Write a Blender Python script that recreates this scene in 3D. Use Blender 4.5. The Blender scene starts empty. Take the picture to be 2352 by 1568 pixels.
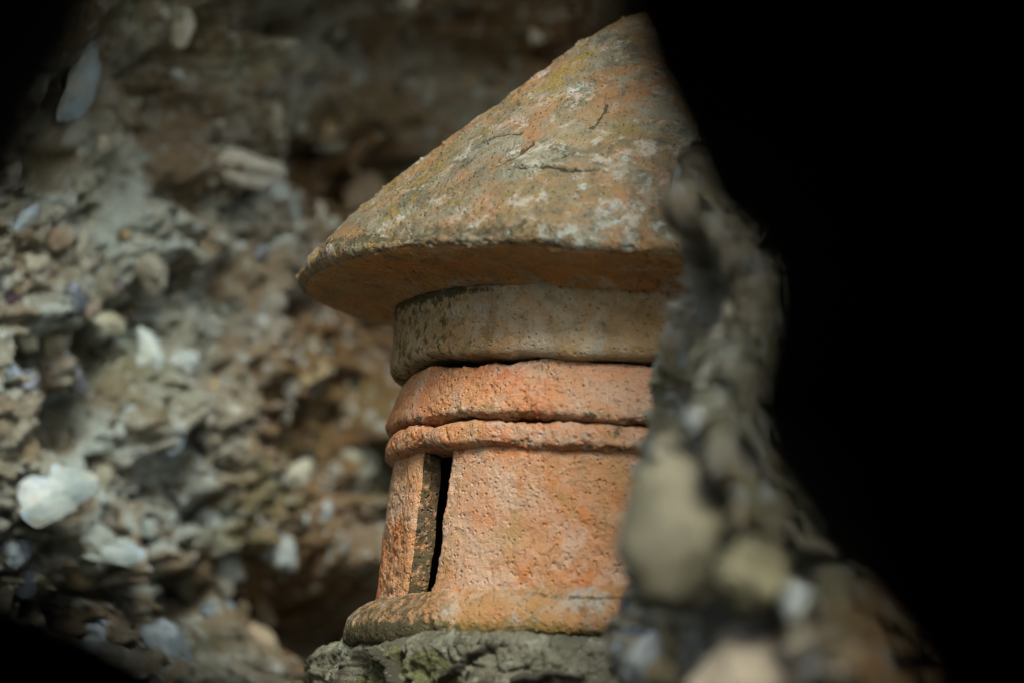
import bpy, math, random
import numpy as np
from mathutils import Matrix, Vector

# ------------------------------------------------------------------ camera, world, sun, exposure
sc = bpy.context.scene
col = sc.collection
FOCAL = 170.0
K = 36.0 / FOCAL                 # frame width at 1 m
W0 = 2352.0                      # measuring frame (photo scaled to 2352 x 1568)
DIST = 2.6 * (36.0 / 135.0) / K  # camera to the pot's axis
S = K * DIST / W0                # metres per measuring pixel at the pot
PITCH, ROLL = math.radians(9.5), math.radians(5.5)
CAM = np.array((0.0, 0.0, 0.40))
cam_d = bpy.data.cameras.new('camera'); cam_d.lens = FOCAL; cam_d.sensor_width = 36
cam_d.clip_start = 0.02; cam_d.clip_end = 500
cam_d.dof.use_dof = True; cam_d.dof.focus_distance = DIST - 0.10; cam_d.dof.aperture_fstop = 3.5
cam_d.dof.aperture_blades = 0
cam = bpy.data.objects.new('camera', cam_d); col.objects.link(cam)
RM = Matrix.Rotation(math.pi / 2 + PITCH, 3, 'X') @ Matrix.Rotation(ROLL, 3, 'Z')
cam.matrix_world = Matrix.Translation(CAM.tolist()) @ RM.to_4x4()
sc.camera = cam
RN = np.array(RM)

SUN_EL, SUN_AZ = 38.0, 85.0      # elevation; azimuth swung from +X towards the camera side
w = bpy.data.worlds.new('World'); sc.world = w; w.use_nodes = True
nt = w.node_tree; nt.nodes.clear()
sky = nt.nodes.new('ShaderNodeTexSky'); sky.sky_type = 'NISHITA'; sky.sun_disc = False
sky.sun_elevation = math.radians(SUN_EL); sky.sun_rotation = math.radians(90 + SUN_AZ)
sky.dust_density = 3.0; sky.air_density = 1.0; sky.ozone_density = 1.0
bg = nt.nodes.new('ShaderNodeBackground'); bg.inputs[1].default_value = 0.08
wo = nt.nodes.new('ShaderNodeOutputWorld')
nt.links.new(sky.outputs[0], bg.inputs[0]); nt.links.new(bg.outputs[0], wo.inputs[0])
sd = bpy.data.lights.new('sun', 'SUN'); sd.energy = 1.5; sd.angle = math.radians(15); sd.color = (1.0, 0.985, 0.94)
sun = bpy.data.objects.new('sun', sd); col.objects.link(sun)
ce, se = math.cos(math.radians(SUN_EL)), math.sin(math.radians(SUN_EL))
to_sun = Vector((ce * math.cos(math.radians(SUN_AZ)), -ce * math.sin(math.radians(SUN_AZ)), se))
sun.rotation_euler = to_sun.to_track_quat('Z', 'Y').to_euler()
vs = sc.view_settings
vs.view_transform = 'Standard'; vs.look = 'None'; vs.gamma = 1.0; vs.use_curve_mapping = False
vs.exposure = 1.75
sc.cycles.use_denoising = True; sc.cycles.filter_width = 1.15
sc.cycles.max_bounces = 8; sc.cycles.diffuse_bounces = 5

rng = np.random.default_rng(7)
random.seed(7)

def P(px, py, d):
    """point at distance d in front of the lens for a measuring pixel"""
    px = np.asarray(px, float); py = np.asarray(py, float); d = np.asarray(d, float) + 0 * px
    l = np.stack([(px - W0 / 2) / W0 * K * d, -(py - 784) / W0 * K * d, -d], -1)
    return CAM + l @ RN.T
def project(p):
    l = (p - CAM) @ RN
    d = -l[..., 2]
    return l[..., 0] / d / K * W0 + W0 / 2, -l[..., 1] / d / K * W0 + 784, d

# ------------------------------------------------------------------ noise
def _h(ix, iy, iz, seed):
    n = (ix.astype(np.uint32) * np.uint32(374761393) + iy.astype(np.uint32) * np.uint32(668265263)
         + iz.astype(np.uint32) * np.uint32(2147483647) + np.uint32((seed * 1274126177 + 12345) & 0xffffffff))
    n = (n ^ (n >> np.uint32(13))) * np.uint32(1274126177)
    n = (n ^ (n >> np.uint32(16))) * np.uint32(2246822519)
    return ((n ^ (n >> np.uint32(15))) & np.uint32(0xffffff)).astype(np.float32) / np.float32(0xffffff)
def vnoise(p, seed=0):
    i = np.floor(p).astype(np.int64); f = (p - i).astype(np.float32)
    f = f * f * f * (f * (f * 6 - 15) + 10)
    x, y, z = i[:, 0], i[:, 1], i[:, 2]
    r = 0
    for a in (0, 1):
        for b in (0, 1):
            for c in (0, 1):
                wgt = (f[:, 0] if a else 1 - f[:, 0]) * (f[:, 1] if b else 1 - f[:, 1]) * (f[:, 2] if c else 1 - f[:, 2])
                r = r + wgt * _h(x + a, y + b, z + c, seed)
    return r * 2 - 1
def fbm(p, scale, octv=4, seed=0, gain=0.5):
    p = np.asarray(p, float) * scale; a, r, t = 1.0, 0, 0
    for o in range(octv):
        r = r + a * vnoise(p + 17.3 * o, seed + o); t += a
        a *= gain; p = p * 2.03
    return r / t * 1.6
def ridged(p, scale, octv=3, seed=0):
    p = np.asarray(p, float) * scale; a, r, t = 1.0, 0, 0
    for o in range(octv):
        r = r + a * (1 - np.abs(vnoise(p + 9.1 * o, seed + o)) * 2); t += a; a *= 0.5; p = p * 2.1
    return r / t
def billow(p, scale, octv=3, seed=0, gain=.5):
    p = np.asarray(p, float) * scale; a, r, t = 1.0, 0, 0
    for o in range(octv):
        r = r + a * np.minimum(np.abs(vnoise(p + 9.1 * o, seed + o)) * 2.2, 1); t += a; a *= gain; p = p * 2.17
    return r / t
def worley(p, scale, seed=0):
    """F1, F2-F1, cell id (3D)"""
    p = np.asarray(p, float) * scale
    i = np.floor(p).astype(np.int64); f = p - i
    f1 = np.full(len(p), 9.0); f2 = np.full(len(p), 9.0); cid = np.zeros(len(p))
    for a in (-1, 0, 1):
        for b in (-1, 0, 1):
            for c in (-1, 0, 1):
                X, Y, Z = i[:, 0] + a, i[:, 1] + b, i[:, 2] + c
                dx = a + _h(X, Y, Z, seed) - f[:, 0]; dy = b + _h(X, Y, Z, seed + 1) - f[:, 1]; dz = c + _h(X, Y, Z, seed + 2) - f[:, 2]
                d = np.sqrt(dx * dx + dy * dy + dz * dz)
                nearer = d < f1
                f2 = np.where(nearer, f1, np.minimum(f2, d))
                cid = np.where(nearer, _h(X, Y, Z, seed + 3), cid); f1 = np.where(nearer, d, f1)
    return f1, f2 - f1, cid
def sstep(a, b, x):
    t = np.clip((x - a) / (b - a), 0, 1); return t * t * (3 - 2 * t)
def polydist(P2, line):
    best = np.full(len(P2), 1e9)
    for (a, b) in zip(line[:-1], line[1:]):
        a = np.array(a); b = np.array(b); ab = b - a
        t = np.clip(((P2 - a) @ ab) / (ab @ ab + 1e-12), 0, 1)
        best = np.minimum(best, np.linalg.norm(P2 - (a + t[:, None] * ab), axis=1))
    return best

# ------------------------------------------------------------------ meshes and objects
def mesh_from(name, verts, quads, mats, smooth=True, masks=None):
    me = bpy.data.meshes.new(name)
    verts = np.ascontiguousarray(verts, np.float32); quads = np.ascontiguousarray(quads, np.int32)
    k = quads.shape[1]
    me.vertices.add(len(verts)); me.vertices.foreach_set('co', verts.ravel())
    me.loops.add(quads.size); me.loops.foreach_set('vertex_index', quads.ravel())
    me.polygons.add(len(quads)); me.polygons.foreach_set('loop_start', np.arange(0, quads.size, k, dtype=np.int32))
    me.polygons.foreach_set('use_smooth', np.full(len(quads), smooth))
    if masks is not None:
        at = me.color_attributes.new('marks', 'FLOAT_COLOR', 'POINT')
        at.data.foreach_set('color', np.ascontiguousarray(np.concatenate([np.clip(masks, 0, 1), np.ones((len(masks), 1))], 1), np.float32).ravel())
    me.update(calc_edges=True); me.validate()
    me.materials.append(mats)
    return me
def obj(name, me, parent=None, **props):
    o = bpy.data.objects.new(name, me); col.objects.link(o)
    if parent: o.parent = parent
    for k, v in props.items(): o[k] = v
    return o
def grid_quads(nr, nc, wrap=False, flip=False):
    r = np.arange(nr - 1)[:, None]; c = np.arange(nc if wrap else nc - 1)[None, :]
    a = r * nc + c; b = r * nc + (c + 1) % nc; d = (r + 1) * nc + c; e = (r + 1) * nc + (c + 1) % nc
    q = np.stack([a, b, e, d], -1).reshape(-1, 4)
    return q[:, ::-1] if flip else q
def grid_normals(V, wrap=False):
    """V (nr,nc,3)"""
    if wrap:
        du = np.roll(V, -1, 1) - np.roll(V, 1, 1)
    else:
        du = np.gradient(V, axis=1)
    dv = np.gradient(V, axis=0)
    n = np.cross(du, dv); n /= np.linalg.norm(n, axis=-1, keepdims=True) + 1e-12
    return n

# ------------------------------------------------------------------ material toolkit
class Mat:
    def __init__(s, name):
        s.m = bpy.data.materials.new(name); s.m.use_nodes = True
        s.t = s.m.node_tree; s.t.nodes.clear()
        s.out = s.t.nodes.new('ShaderNodeOutputMaterial'); s.b = s.t.nodes.new('ShaderNodeBsdfPrincipled')
        s.t.links.new(s.b.outputs[0], s.out.inputs[0])
        s.co = s.t.nodes.new('ShaderNodeTexCoord').outputs['Object']
        s.at = None
    def n(s, kind): return s.t.nodes.new(kind)
    def set(s, sock, v):
        if hasattr(v, 'links'): s.t.links.new(v, sock)
        elif isinstance(v, (tuple, list)) and len(v) == 3 and sock.type == 'RGBA': sock.default_value = (*v, 1)
        else: sock.default_value = v
    def geo_coords(s):
        s.co = s.n('ShaderNodeNewGeometry').outputs['Position']; return s
    def mapped(s, scale):
        m = s.n('ShaderNodeMapping'); s.t.links.new(s.co, m.inputs[0]); m.inputs['Scale'].default_value = scale
        return m.outputs[0]
    def noise(s, scale, detail=4, rough=0.55, co=None, dist=0.0):
        x = s.n('ShaderNodeTexNoise'); x.inputs['Scale'].default_value = scale; x.inputs['Detail'].default_value = detail
        x.inputs['Roughness'].default_value = rough; x.inputs['Distortion'].default_value = dist
        s.t.links.new(co or s.co, x.inputs['Vector']); return x.outputs['Fac']
    def vor(s, scale, feature='F1', co=None):
        x = s.n('ShaderNodeTexVoronoi'); x.feature = feature; x.inputs['Scale'].default_value = scale
        s.t.links.new(co or s.co, x.inputs['Vector']); return x.outputs['Distance']
    def step(s, v, a, b, lo=0.0, hi=1.0):
        x = s.n('ShaderNodeMapRange'); x.interpolation_type = 'SMOOTHSTEP'
        s.set(x.inputs['Value'], v); s.set(x.inputs['From Min'], a); s.set(x.inputs['From Max'], b)
        x.inputs['To Min'].default_value = lo; x.inputs['To Max'].default_value = hi
        return x.outputs[0]
    def math(s, op, a, b=0.0):
        x = s.n('ShaderNodeMath'); x.operation = op; s.set(x.inputs[0], a); s.set(x.inputs[1], b); return x.outputs[0]
    def mul(s, a, b): return s.math('MULTIPLY', a, b)
    def add(s, a, b): return s.math('ADD', a, b)
    def mix(s, f, a, b):
        x = s.n('ShaderNodeMix'); x.data_type = 'RGBA'
        s.set(x.inputs['Factor'], f); s.set(x.inputs[6], a); s.set(x.inputs[7], b); return x.outputs[2]
    def mark(s, ch):
        if s.at is None:
            a = s.n('ShaderNodeVertexColor'); a.layer_name = 'marks'
            q = s.n('ShaderNodeSeparateColor'); s.t.links.new(a.outputs[0], q.inputs[0]); s.at = q
        return s.at.outputs[ch]
    def rand(s): return s.n('ShaderNodeObjectInfo').outputs['Random']
    def hsv(s, c, h=0.5, sat=1.0, v=1.0):
        x = s.n('ShaderNodeHueSaturation'); s.set(x.inputs['Hue'], h); s.set(x.inputs['Saturation'], sat); s.set(x.inputs['Value'], v)
        s.set(x.inputs['Color'], c); return x.outputs[0]
    def bump(s, h, strength, dist, nrm=None):
        x = s.n('ShaderNodeBump'); x.inputs['Strength'].default_value = strength; x.inputs['Distance'].default_value = dist
        s.set(x.inputs['Height'], h)
        if nrm: s.t.links.new(nrm, x.inputs['Normal'])
        return x.outputs[0]
    def done(s, color, rough=0.9, nrm=None, spec=0.25):
        s.set(s.b.inputs['Base Color'], color); s.set(s.b.inputs['Roughness'], rough)
        s.b.inputs['Specular IOR Level'].default_value = spec
        if nrm: s.t.links.new(nrm, s.b.inputs['Normal'])
        return s.m

def terracotta(name, base, warm, pale, ochre, pale_at=0.52, warm_at=0.5, mottle=0.0, bloom=0.0):
    m = Mat(name)
    c = m.mix(m.step(m.noise(16, 5, 0.6), warm_at - .08, warm_at + .10), base, warm)
    c = m.mix(m.mul(m.step(m.noise(23, 6, 0.65, dist=0.6), pale_at - .05, pale_at + .13), 0.85), c, pale)
    c = m.mix(m.mul(m.step(m.noise(60, 6, 0.7), .50, .68), .75), c, pale)
    c = m.mix(m.mul(m.step(m.noise(38, 5, 0.6, dist=.4), .54, .70), .7), c, ochre)
    if bloom:
        c = m.mix(m.mul(m.step(m.noise(9, 6, .68, dist=.5), .46, .60), bloom), c, pale)
    if mottle:
        c = m.mix(m.mul(m.step(m.noise(30, 7, .72, dist=.8), .46, .66), mottle), c, (.105, .10, .06))
        c = m.mix(m.mul(m.step(m.noise(70, 6, .75, dist=.4), .50, .66), mottle), c, (.085, .085, .06))
        c = m.mix(m.mul(m.step(m.noise(48, 6, .7), .54, .66), .75), c, (.36, .35, .28))
    blot = m.noise(120, 5, 0.7)
    c = m.mix(m.step(blot, .56, .72, 0, .55), c, (.16, .085, .035))                 # brown mottling
    c = m.mix(m.step(m.noise(380, 3, 0.7), .60, .72, 0, .8), c, (.085, .052, .028))   # dark grains painted in as shaded pits
    c = m.mix(m.step(m.noise(380, 3, 0.7, co=m.mapped((1, 1, 1.2))), .66, .76, 0, .6), c, (.60, .52, .42))  # pale grains
    c = m.mix(m.step(m.noise(34, 5, .65, co=m.mapped((1, 1, .16))), .56, .70, 0, .5), c, (.20, .15, .10))
    c = m.mix(m.step(m.noise(48, 5, .65, co=m.mapped((1, 1, .14))), .60, .72, 0, .5), c, (.55, .46, .37))
    brk = m.noise(75, 7, 0.75)
    moss = m.step(m.add(m.mark(2), m.mul(m.add(brk, -.5), 1.4)), .38, .62)
    c = m.mix(m.mul(moss, .85), c, m.mix(m.noise(200, 4, .7), (.15, .105, .02), (.27, .20, .06)))
    lich = m.step(m.add(m.mark(1), m.mul(m.add(m.noise(110, 8, 0.8), -.5), 2.0)), .42, .66)
    lc = m.mix(m.noise(260, 4, .7), (.20, .245, .205), (.44, .50, .435))
    c = m.mix(m.mul(lich, .9), c, lc)
    alg_shade = m.step(m.add(m.mark(0), m.mul(m.add(m.noise(150, 7, 0.75), -.5), 1.7)), .36, .66)  # algae, and the shade of the slots put into the colour
    c = m.mix(m.mul(alg_shade, .92), c, m.mix(m.noise(300, 3, .7), (.020, .022, .012), (.085, .08, .04)))
    g = m.add(m.mul(m.noise(900, 3, .7), .5), m.add(m.noise(330, 5, .75), m.mul(m.step(m.vor(240), .0, .34), .8)))
    nrm = m.bump(g, .9, .0034)
    return m.done(c, .93, nrm, .18)

M_SHAFT = terracotta('terracotta_shaft', (.44, .235, .105), (.49, .195, .068), (.50, .355, .24), (.36, .225, .08), .47, .5, 0.0, .6)
M_RING = terracotta('terracotta_ring', (.48, .235, .105), (.54, .19, .07), (.50, .37, .26), (.38, .23, .09), .54, .5, 0.0, .5)
M_COLLAR = terracotta('terracotta_collar', (.39, .275, .135), (.43, .25, .10), (.46, .40, .28), (.33, .225, .08), .48, .56, .40)
M_HOOD = terracotta('terracotta_hood', (.205, .148, .07), (.27, .15, .064), (.20, .21, .15), (.165, .137, .038), .50, .49, .92)
M_UNDER_BOUNCE = terracotta('terracotta_underside_bounce', (.42, .235, .085), (.46, .215, .065), (.36, .26, .13), (.37, .23, .07), .58, .5, .4)  # warm ochre, brightened in colour to stand in for bounce light
M_FLANGE = terracotta('terracotta_flange', (.38, .21, .085), (.41, .19, .07), (.42, .33, .215), (.26, .175, .06), .54, .5, .3)

def mortar(name, a, b, c2, dark):
    m = Mat(name)
    k = m.mix(m.step(m.noise(9, 6, .65), .42, .58), a, b)
    k = m.mix(m.mul(m.step(m.noise(15, 7, .7, dist=.7), .50, .60), .9), k, c2)
    k = m.mix(m.mark(2), k, m.mix(m.noise(30, 6, .65), (.13, .075, .03), (.26, .17, .075)))
    k = m.mix(m.mul(m.step(m.add(m.mark(1), m.mul(m.add(m.noise(45, 7, .75), -.5), 1.6)), .30, .55), .85), k, (.42, .50, .465))
    k = m.mix(m.mul(m.step(m.noise(6.5, 5, .6, co=m.mapped((1, 1, 1.3))), .50, .64), .5), k, (.15, .17, .07))
    k = m.mix(m.step(m.noise(26, 7, .75, dist=.6), .56, .64, 0, .9), k, dark)
    k = m.mix(m.step(m.noise(75, 5, .7), .54, .64, 0, .8), k, (.48, .54, .49))
    k = m.mix(m.step(m.noise(110, 5, .7, dist=.4), .62, .70, 0, .85), k, (.05, .045, .035))  # near-black specks put into the colour as shaded pits
    h = m.add(m.noise(150, 7, .78), m.mul(m.noise(60, 6, .75), 1.6))
    return m.done(k, .95, m.bump(h, 1.0, .009), .15)
M_MORTAR = mortar('rubble_mortar', (.33, .345, .265), (.25, .215, .14), (.39, .47, .42), (.035, .03, .02))
M_JAMB = mortar('jamb_mortar', (.40, .375, .27), (.28, .25, .16), (.45, .47, .385), (.08, .065, .045))
def shade_rubble_mat():
    m = Mat('shade_dark_rubble')
    c = m.mix(m.noise(12, 6, .65), (.035, .028, .02), (.08, .065, .045))  # near-black colour deepens the shade of the unlit side
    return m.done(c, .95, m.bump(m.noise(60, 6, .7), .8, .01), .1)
M_CAVE = shade_rubble_mat()

def stone_mat(name, a, b, speck, rough=.85, spec=.3, bs=.6, hue=.03):
    m = Mat(name).geo_coords()
    r = m.rand()
    c = m.mix(m.step(m.noise(34, 6, .7, dist=.6), .36, .64), a, b)
    c = m.mix(m.step(m.noise(80, 6, .72), .52, .68, 0, .85), c, speck)
    c = m.mix(m.step(m.noise(22, 6, .7), .56, .66, 0, .6), c, (.17, .16, .07))
    c = m.hsv(c, m.add(.5 - hue / 4, m.mul(r, hue / 2)), m.add(.75, m.mul(r, .4)), m.add(.72, m.mul(m.math('FRACT', m.mul(r, 7.31)), .46)))
    return m.done(c, rough, m.bump(m.noise(170, 7, .72), bs, .004), spec)
M_PALE = stone_mat('pale_flint', (.215, .265, .245), (.30, .35, .32), (.10, .12, .11))
M_BUFF = stone_mat('buff_rubble', (.215, .22, .16), (.28, .285, .215), (.09, .085, .05))
M_BROWN = stone_mat('brown_rubble', (.15, .12, .062), (.23, .19, .115), (.075, .05, .03))
M_FLINT = stone_mat('dark_flint', (.020, .025, .032), (.06, .08, .095), (.22, .27, .28), .38, .5, .3)
M_MAROON = stone_mat('maroon_flint', (.016, .008, .010), (.030, .015, .017), (.010, .007, .008), .4, .5, .3)
M_BLUE = stone_mat('blue_grey_flint', (.12, .17, .19), (.27, .34, .36), (.04, .05, .06), .5, .45, .4)
M_BRICK = stone_mat('brick_fragment_clay', (.45, .17, .07), (.52, .25, .13), (.2, .08, .04))
M_SAND = stone_mat('sandstone', (.165, .138, .082), (.205, .175, .11), (.13, .105, .06), .9, .2, .35, .0)
def shell_mat():
    m = Mat('oyster_shell').geo_coords()
    c = m.mix(m.step(m.noise(38, 4, .6, dist=.6), .40, .62), (.135, .18, .172), (.23, .275, .25))
    c = m.mix(m.step(m.noise(95, 4, .65), .56, .66, 0, .8), c, (.20, .19, .11))
    c = m.mix(m.step(m.noise(50, 4, .6), .52, .62, 0, .7), c, (.19, .26, .30))
    return m.done(c, .45, m.bump(m.noise(90, 4, .6), .4, .003), .4)
M_SHELL = shell_mat()
def block_mat():
    m = Mat('mossy_stone')
    c = m.mix(m.step(m.noise(14, 5, .6), .38, .62), (.105, .105, .065), (.18, .175, .12))
    c = m.mix(m.step(m.noise(60, 7, .72, dist=.5), .50, .68, 0, .85), c, (.29, .31, .23))
    c = m.mix(m.mul(m.step(m.add(m.mark(2), m.mul(m.add(m.noise(45, 6, .7), -.5), 1.6)), .40, .66), .8), c, (.12, .13, .045))
    c = m.mix(m.step(m.add(m.mark(1), m.mul(m.add(m.noise(80, 6, .7), -.5), 1.5)), .42, .62), c, (.50, .51, .45))
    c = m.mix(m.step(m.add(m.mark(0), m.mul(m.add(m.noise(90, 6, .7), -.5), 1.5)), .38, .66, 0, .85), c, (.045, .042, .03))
    c = m.mix(m.step(m.noise(330, 3, .7), .60, .72, 0, .8), c, (.05, .05, .035))
    c = m.mix(m.step(m.noise(290, 3, .7), .64, .74, 0, .7), c, (.55, .55, .48))
    h = m.add(m.noise(300, 6, .75), m.mul(m.noise(110, 5, .7), 1.2))
    return m.done(c, .95, m.bump(h, 1.0, .004), .15)
M_BLOCK = block_mat()
def ground_mat():
    m = Mat('pale_bounce_gravel').geo_coords()
    c = m.mix(m.noise(5, 6, .65), (.34, .30, .24), (.44, .41, .35))  # made pale so the ground bounces light up under the hood
    c = m.mix(m.step(m.noise(60, 4, .7), .55, .68, 0, .6), c, (.36, .34, .30))
    return m.done(c, .95, m.bump(m.noise(40, 6, .7), .8, .02), .2)
M_GROUND = ground_mat()

# ------------------------------------------------------------------ setting: ground, unseen box added round the camera to block daylight
def bumpy_sheet(o, du, dv, nu, nv, amp, seed, extra=None):
    u, v = np.meshgrid(np.linspace(0, 1, nu), np.linspace(0, 1, nv))
    V = np.array(o)[None, None] + u[..., None] * np.array(du) + v[..., None] * np.array(dv)
    n = np.cross(du, dv); n = n / np.linalg.norm(n)
    p = V.reshape(-1, 3); h = amp * fbm(p, 4.0, 4, seed)
    return (p + h[:, None] * n), grid_quads(nv, nu)
gv, gq = bumpy_sheet((-150, -150, 0), (300, 0, 0), (0, 300, 0), 61, 61, .0, 3)
obj('ground', mesh_from('ground', gv - np.array((0, 0, .004)), gq, M_GROUND), kind='structure')
def shade_panel(name, o, du, dv, amp=.02, seed=1, nu=60, nv=60):
    v, q = bumpy_sheet(o, du, dv, nu, nv, amp, seed)
    mk = np.zeros((len(v), 3))
    ob = obj(name, mesh_from(name, v, q, M_CAVE, masks=mk), kind='structure')
    md = ob.modifiers.new('thickness', 'SOLIDIFY'); md.thickness = .06; md.offset = 1
    return ob
shade_panel('added_shade_ceiling', (-1.55, -1.6, .96), (2.05, 0, 0), (0, 3.04, 0), seed=11)
shade_panel('added_shade_left', (-1.25, -1.6, -.05), (0, 4.3, 0), (0, 0, 1.03), seed=12)
shade_panel('added_shade_right', (1.05, -1.6, -.05), (0, 0, 1.03), (0, 3.7, 0), seed=13)
shade_panel('added_shade_back', (-1.4, -1.5, -.05), (2.6, 0, 0), (0, 0, 1.03), seed=14)
shade_panel('added_shade_ceiling_side', (.4, -1.6, .955), (.9, 0, 0), (0, 3.04, 0), seed=15)

# ------------------------------------------------------------------ the chimney pot
AX = P(1500, 630, DIST)                       # a point on the pot's axis
VZ = S / math.cos(PITCH + math.radians(.6))   # metres of height per measuring pixel
BASE_Z = AX[2] - 905 * VZ
pot = obj('chimney_pot', None, label='weathered terracotta chimney pot with conical hood and ringed slotted shaft', category='chimney pot')
pot.location = (AX[0], AX[1], BASE_Z)
POT = np.array((AX[0], AX[1], BASE_Z))

def phis(nf, nb):
    """azimuths: fine over the side towards the camera, coarse at the back"""
    f = np.linspace(-1.75, 1.75, nf, endpoint=False)
    b = np.linspace(1.75, 2 * math.pi - 1.75, nb, endpoint=False)
    return np.concatenate([f, b])
def resample(prof, n, smooth=2):
    p = np.array(prof, float)
    for _ in range(smooth):                      # Chaikin
        q = np.empty((2 * len(p) - 2, 2)); q[0::2] = .75 * p[:-1] + .25 * p[1:]; q[1::2] = .25 * p[:-1] + .75 * p[1:]
        p = np.vstack([p[:1], q, p[-1:]])
    s = np.concatenate([[0], np.cumsum(np.linalg.norm(np.diff(p, axis=0), axis=1))])
    t = np.linspace(0, s[-1], n)
    return np.stack([np.interp(t, s, p[:, 0]), np.interp(t, s, p[:, 1])], -1)
def lathe(prof, ph, n, warp=None, smooth=2):
    """prof in measuring pixels (radius, height relative to the axis mark); returns V (n,len(ph),3) in pot space"""
    pr = resample(prof, n, smooth)
    r = np.repeat(pr[:, :1], len(ph), 1); v = np.repeat(pr[:, 1:], len(ph), 1); f = np.repeat(ph[None], n, 0)
    if warp: r, v, f = warp(r, v, f)
    return np.stack([r * S * np.sin(f), -r * S * np.cos(f), (v + 905) * VZ], -1), r, v, f
def displaced(V, hfun):
    N = grid_normals(V, True); sh = V.shape
    return V + (hfun(V.reshape(-1, 3)).reshape(sh[:2]))[..., None] * -N, N
def surf_uv(V, pts):
    """surface co-ordinates (azimuth*radius, height) of the points seen at measuring pixels"""
    px, py, d = project(V.reshape(-1, 3) + POT)
    flat = V.reshape(-1, 3); fr = np.nonzero(d < DIST - .01)[0]
    out = []
    for (x, y) in pts:
        c = fr[(px[fr] - x) ** 2 + (py[fr] - y) ** 2 < 64]
        if not len(c): c = fr[[np.argmin((px[fr] - x) ** 2 + (py[fr] - y) ** 2)]]
        out.append(flat[c[np.argmin(d[c])]])
    return out
def dist3(p, pts3):
    return np.min([np.linalg.norm(p - np.array(q), axis=1) for q in pts3], axis=0)
def poly3(p, line):
    best = np.full(len(p), 9.0)
    for a, b in zip(line[:-1], line[1:]):
        a, b = np.array(a), np.array(b); ab = b - a
        t = np.clip(((p - a) @ ab) / (ab @ ab + 1e-12), 0, 1)
        best = np.minimum(best, np.linalg.norm(p - (a + t[:, None] * ab), axis=1))
    return best

def grain(p, seed, a=1.0):
    g = .0006 * a * fbm(p, 55, 3, seed) + .0009 * a * fbm(p, 190, 3, seed + 5, .65)
    pit = worley(p, 150, seed + 9)
    g -= .0016 * a * sstep(.30, .05, pit[0]) * (pit[2] > .55)
    g += .0011 * a * sstep(.26, .08, pit[0]) * (pit[2] < .16)
    return g * (.35 + .95 * sstep(-.3, .4, fbm(p, 16, 3, seed + 77)))

# hood
prof = [(0, 622), (40, 618), (79, 600), (155, 556), (249, 480), (344, 390), (440, 298), (532, 214), (628, 124), (710, 40), (756, -20),
        (783, -54), (797, -72), (799, -86), (791, -98), (771, -107), (735, -112), (690, -115), (640, -119), (606, -127), (588, -140), (560, -146)]
ph = phis(900, 150)
V, r, v, f = lathe(prof, ph, 430, smooth=1)
cracks = [[(1125, 375), (1160, 362), (1195, 343), (1215, 322)], [(1165, 378), (1215, 378), (1260, 380), (1300, 388), (1345, 390), (1366, 388)],
          [(1240, 372), (1290, 352), (1310, 345)], [(1105, 318), (1150, 302), (1190, 300)],
          [(955, 492), (972, 478)], [(1355, 290), (1385, 260), (1390, 240)]]
cr3 = [surf_uv(V, c) for c in cracks]
under = [surf_uv(V, [(1400, 588), (1480, 596), (1540, 610), (1580, 628)]), surf_uv(V, [(1170, 572), (1260, 590), (1380, 596)])]
lich_c = [((1215, 500), 30), ((1470, 425), 40), ((1320, 450), 22), ((1180, 350), 40), ((1420, 500), 32), ((1330, 545), 32), ((1250, 435), 20),
          ((1500, 560), 26), ((1450, 560), 20), ((1540, 470), 30), ((1290, 330), 32), ((1250, 160), 35), ((1400, 470), 20), ((1310, 560), 18), ((1200, 540), 20), ((1515, 540), 30), ((1400, 470), 40), ((1300, 520), 30), ((1500, 510), 40), ((1420, 400), 30), ((1560, 440), 30), ((1360, 560), 24), ((1250, 545), 18), ((1140, 470), 18), ((1220, 390), 16), ((1440, 360), 22), ((1350, 430), 16), ((1290, 470), 14), ((1465, 480), 22), ((1380, 515), 16), ((1165, 520), 12), ((1540, 400), 24), ((1330, 200), 22), ((1440, 150), 18)]
l3 = [(surf_uv(V, [c])[0], rr * S) for c, rr in lich_c]
alg_c = [((1050, 370), 60), ((980, 430), 50), ((1180, 250), 45), ((1430, 205), 30), ((1300, 280), 30), ((1240, 460), 18), ((860, 560), 40), ((1110, 330), 50)]
a3 = [(surf_uv(V, [c])[0], rr * S) for c, rr in alg_c]
flat = V.reshape(-1, 3)
rr_, vv_ = r.ravel(), v.ravel()
wob = .0028 * fbm(flat, 7, 2, 21) + .0012 * fbm(flat, 22, 3, 22)
h = wob + grain(flat, 31, .95)
topside = sstep(-96, -82, vv_)
lich_m = np.zeros(len(flat))
for c, q in l3:
    d = np.linalg.norm(flat - c, axis=1) + .006 * fbm(flat, 90, 3, 41); lich_m = np.maximum(lich_m, .49 * sstep(q * 2.0, q * .1, d))
h += .0014 * sstep(.3, .8, lich_m + .35 * fbm(flat, 160, 3, 44)) * topside
alg_m = np.zeros(len(flat))
for c, q in a3:
    d = np.linalg.norm(flat - c, axis=1) + .01 * fbm(flat, 60, 3, 42); alg_m = np.maximum(alg_m, .42 * sstep(q * 2.2, q * .0, d))
edge = np.exp(-((vv_ + 62) / 26) ** 2) * (rr_ > 730)
fx = np.arctan2(flat[:, 0], -flat[:, 1])
alg_m = np.maximum(alg_m, edge * np.clip((.36 + .40 * fbm(flat, 16, 3, 43)) + .36 * sstep(.1, -.6, fx), 0, .9))
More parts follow.
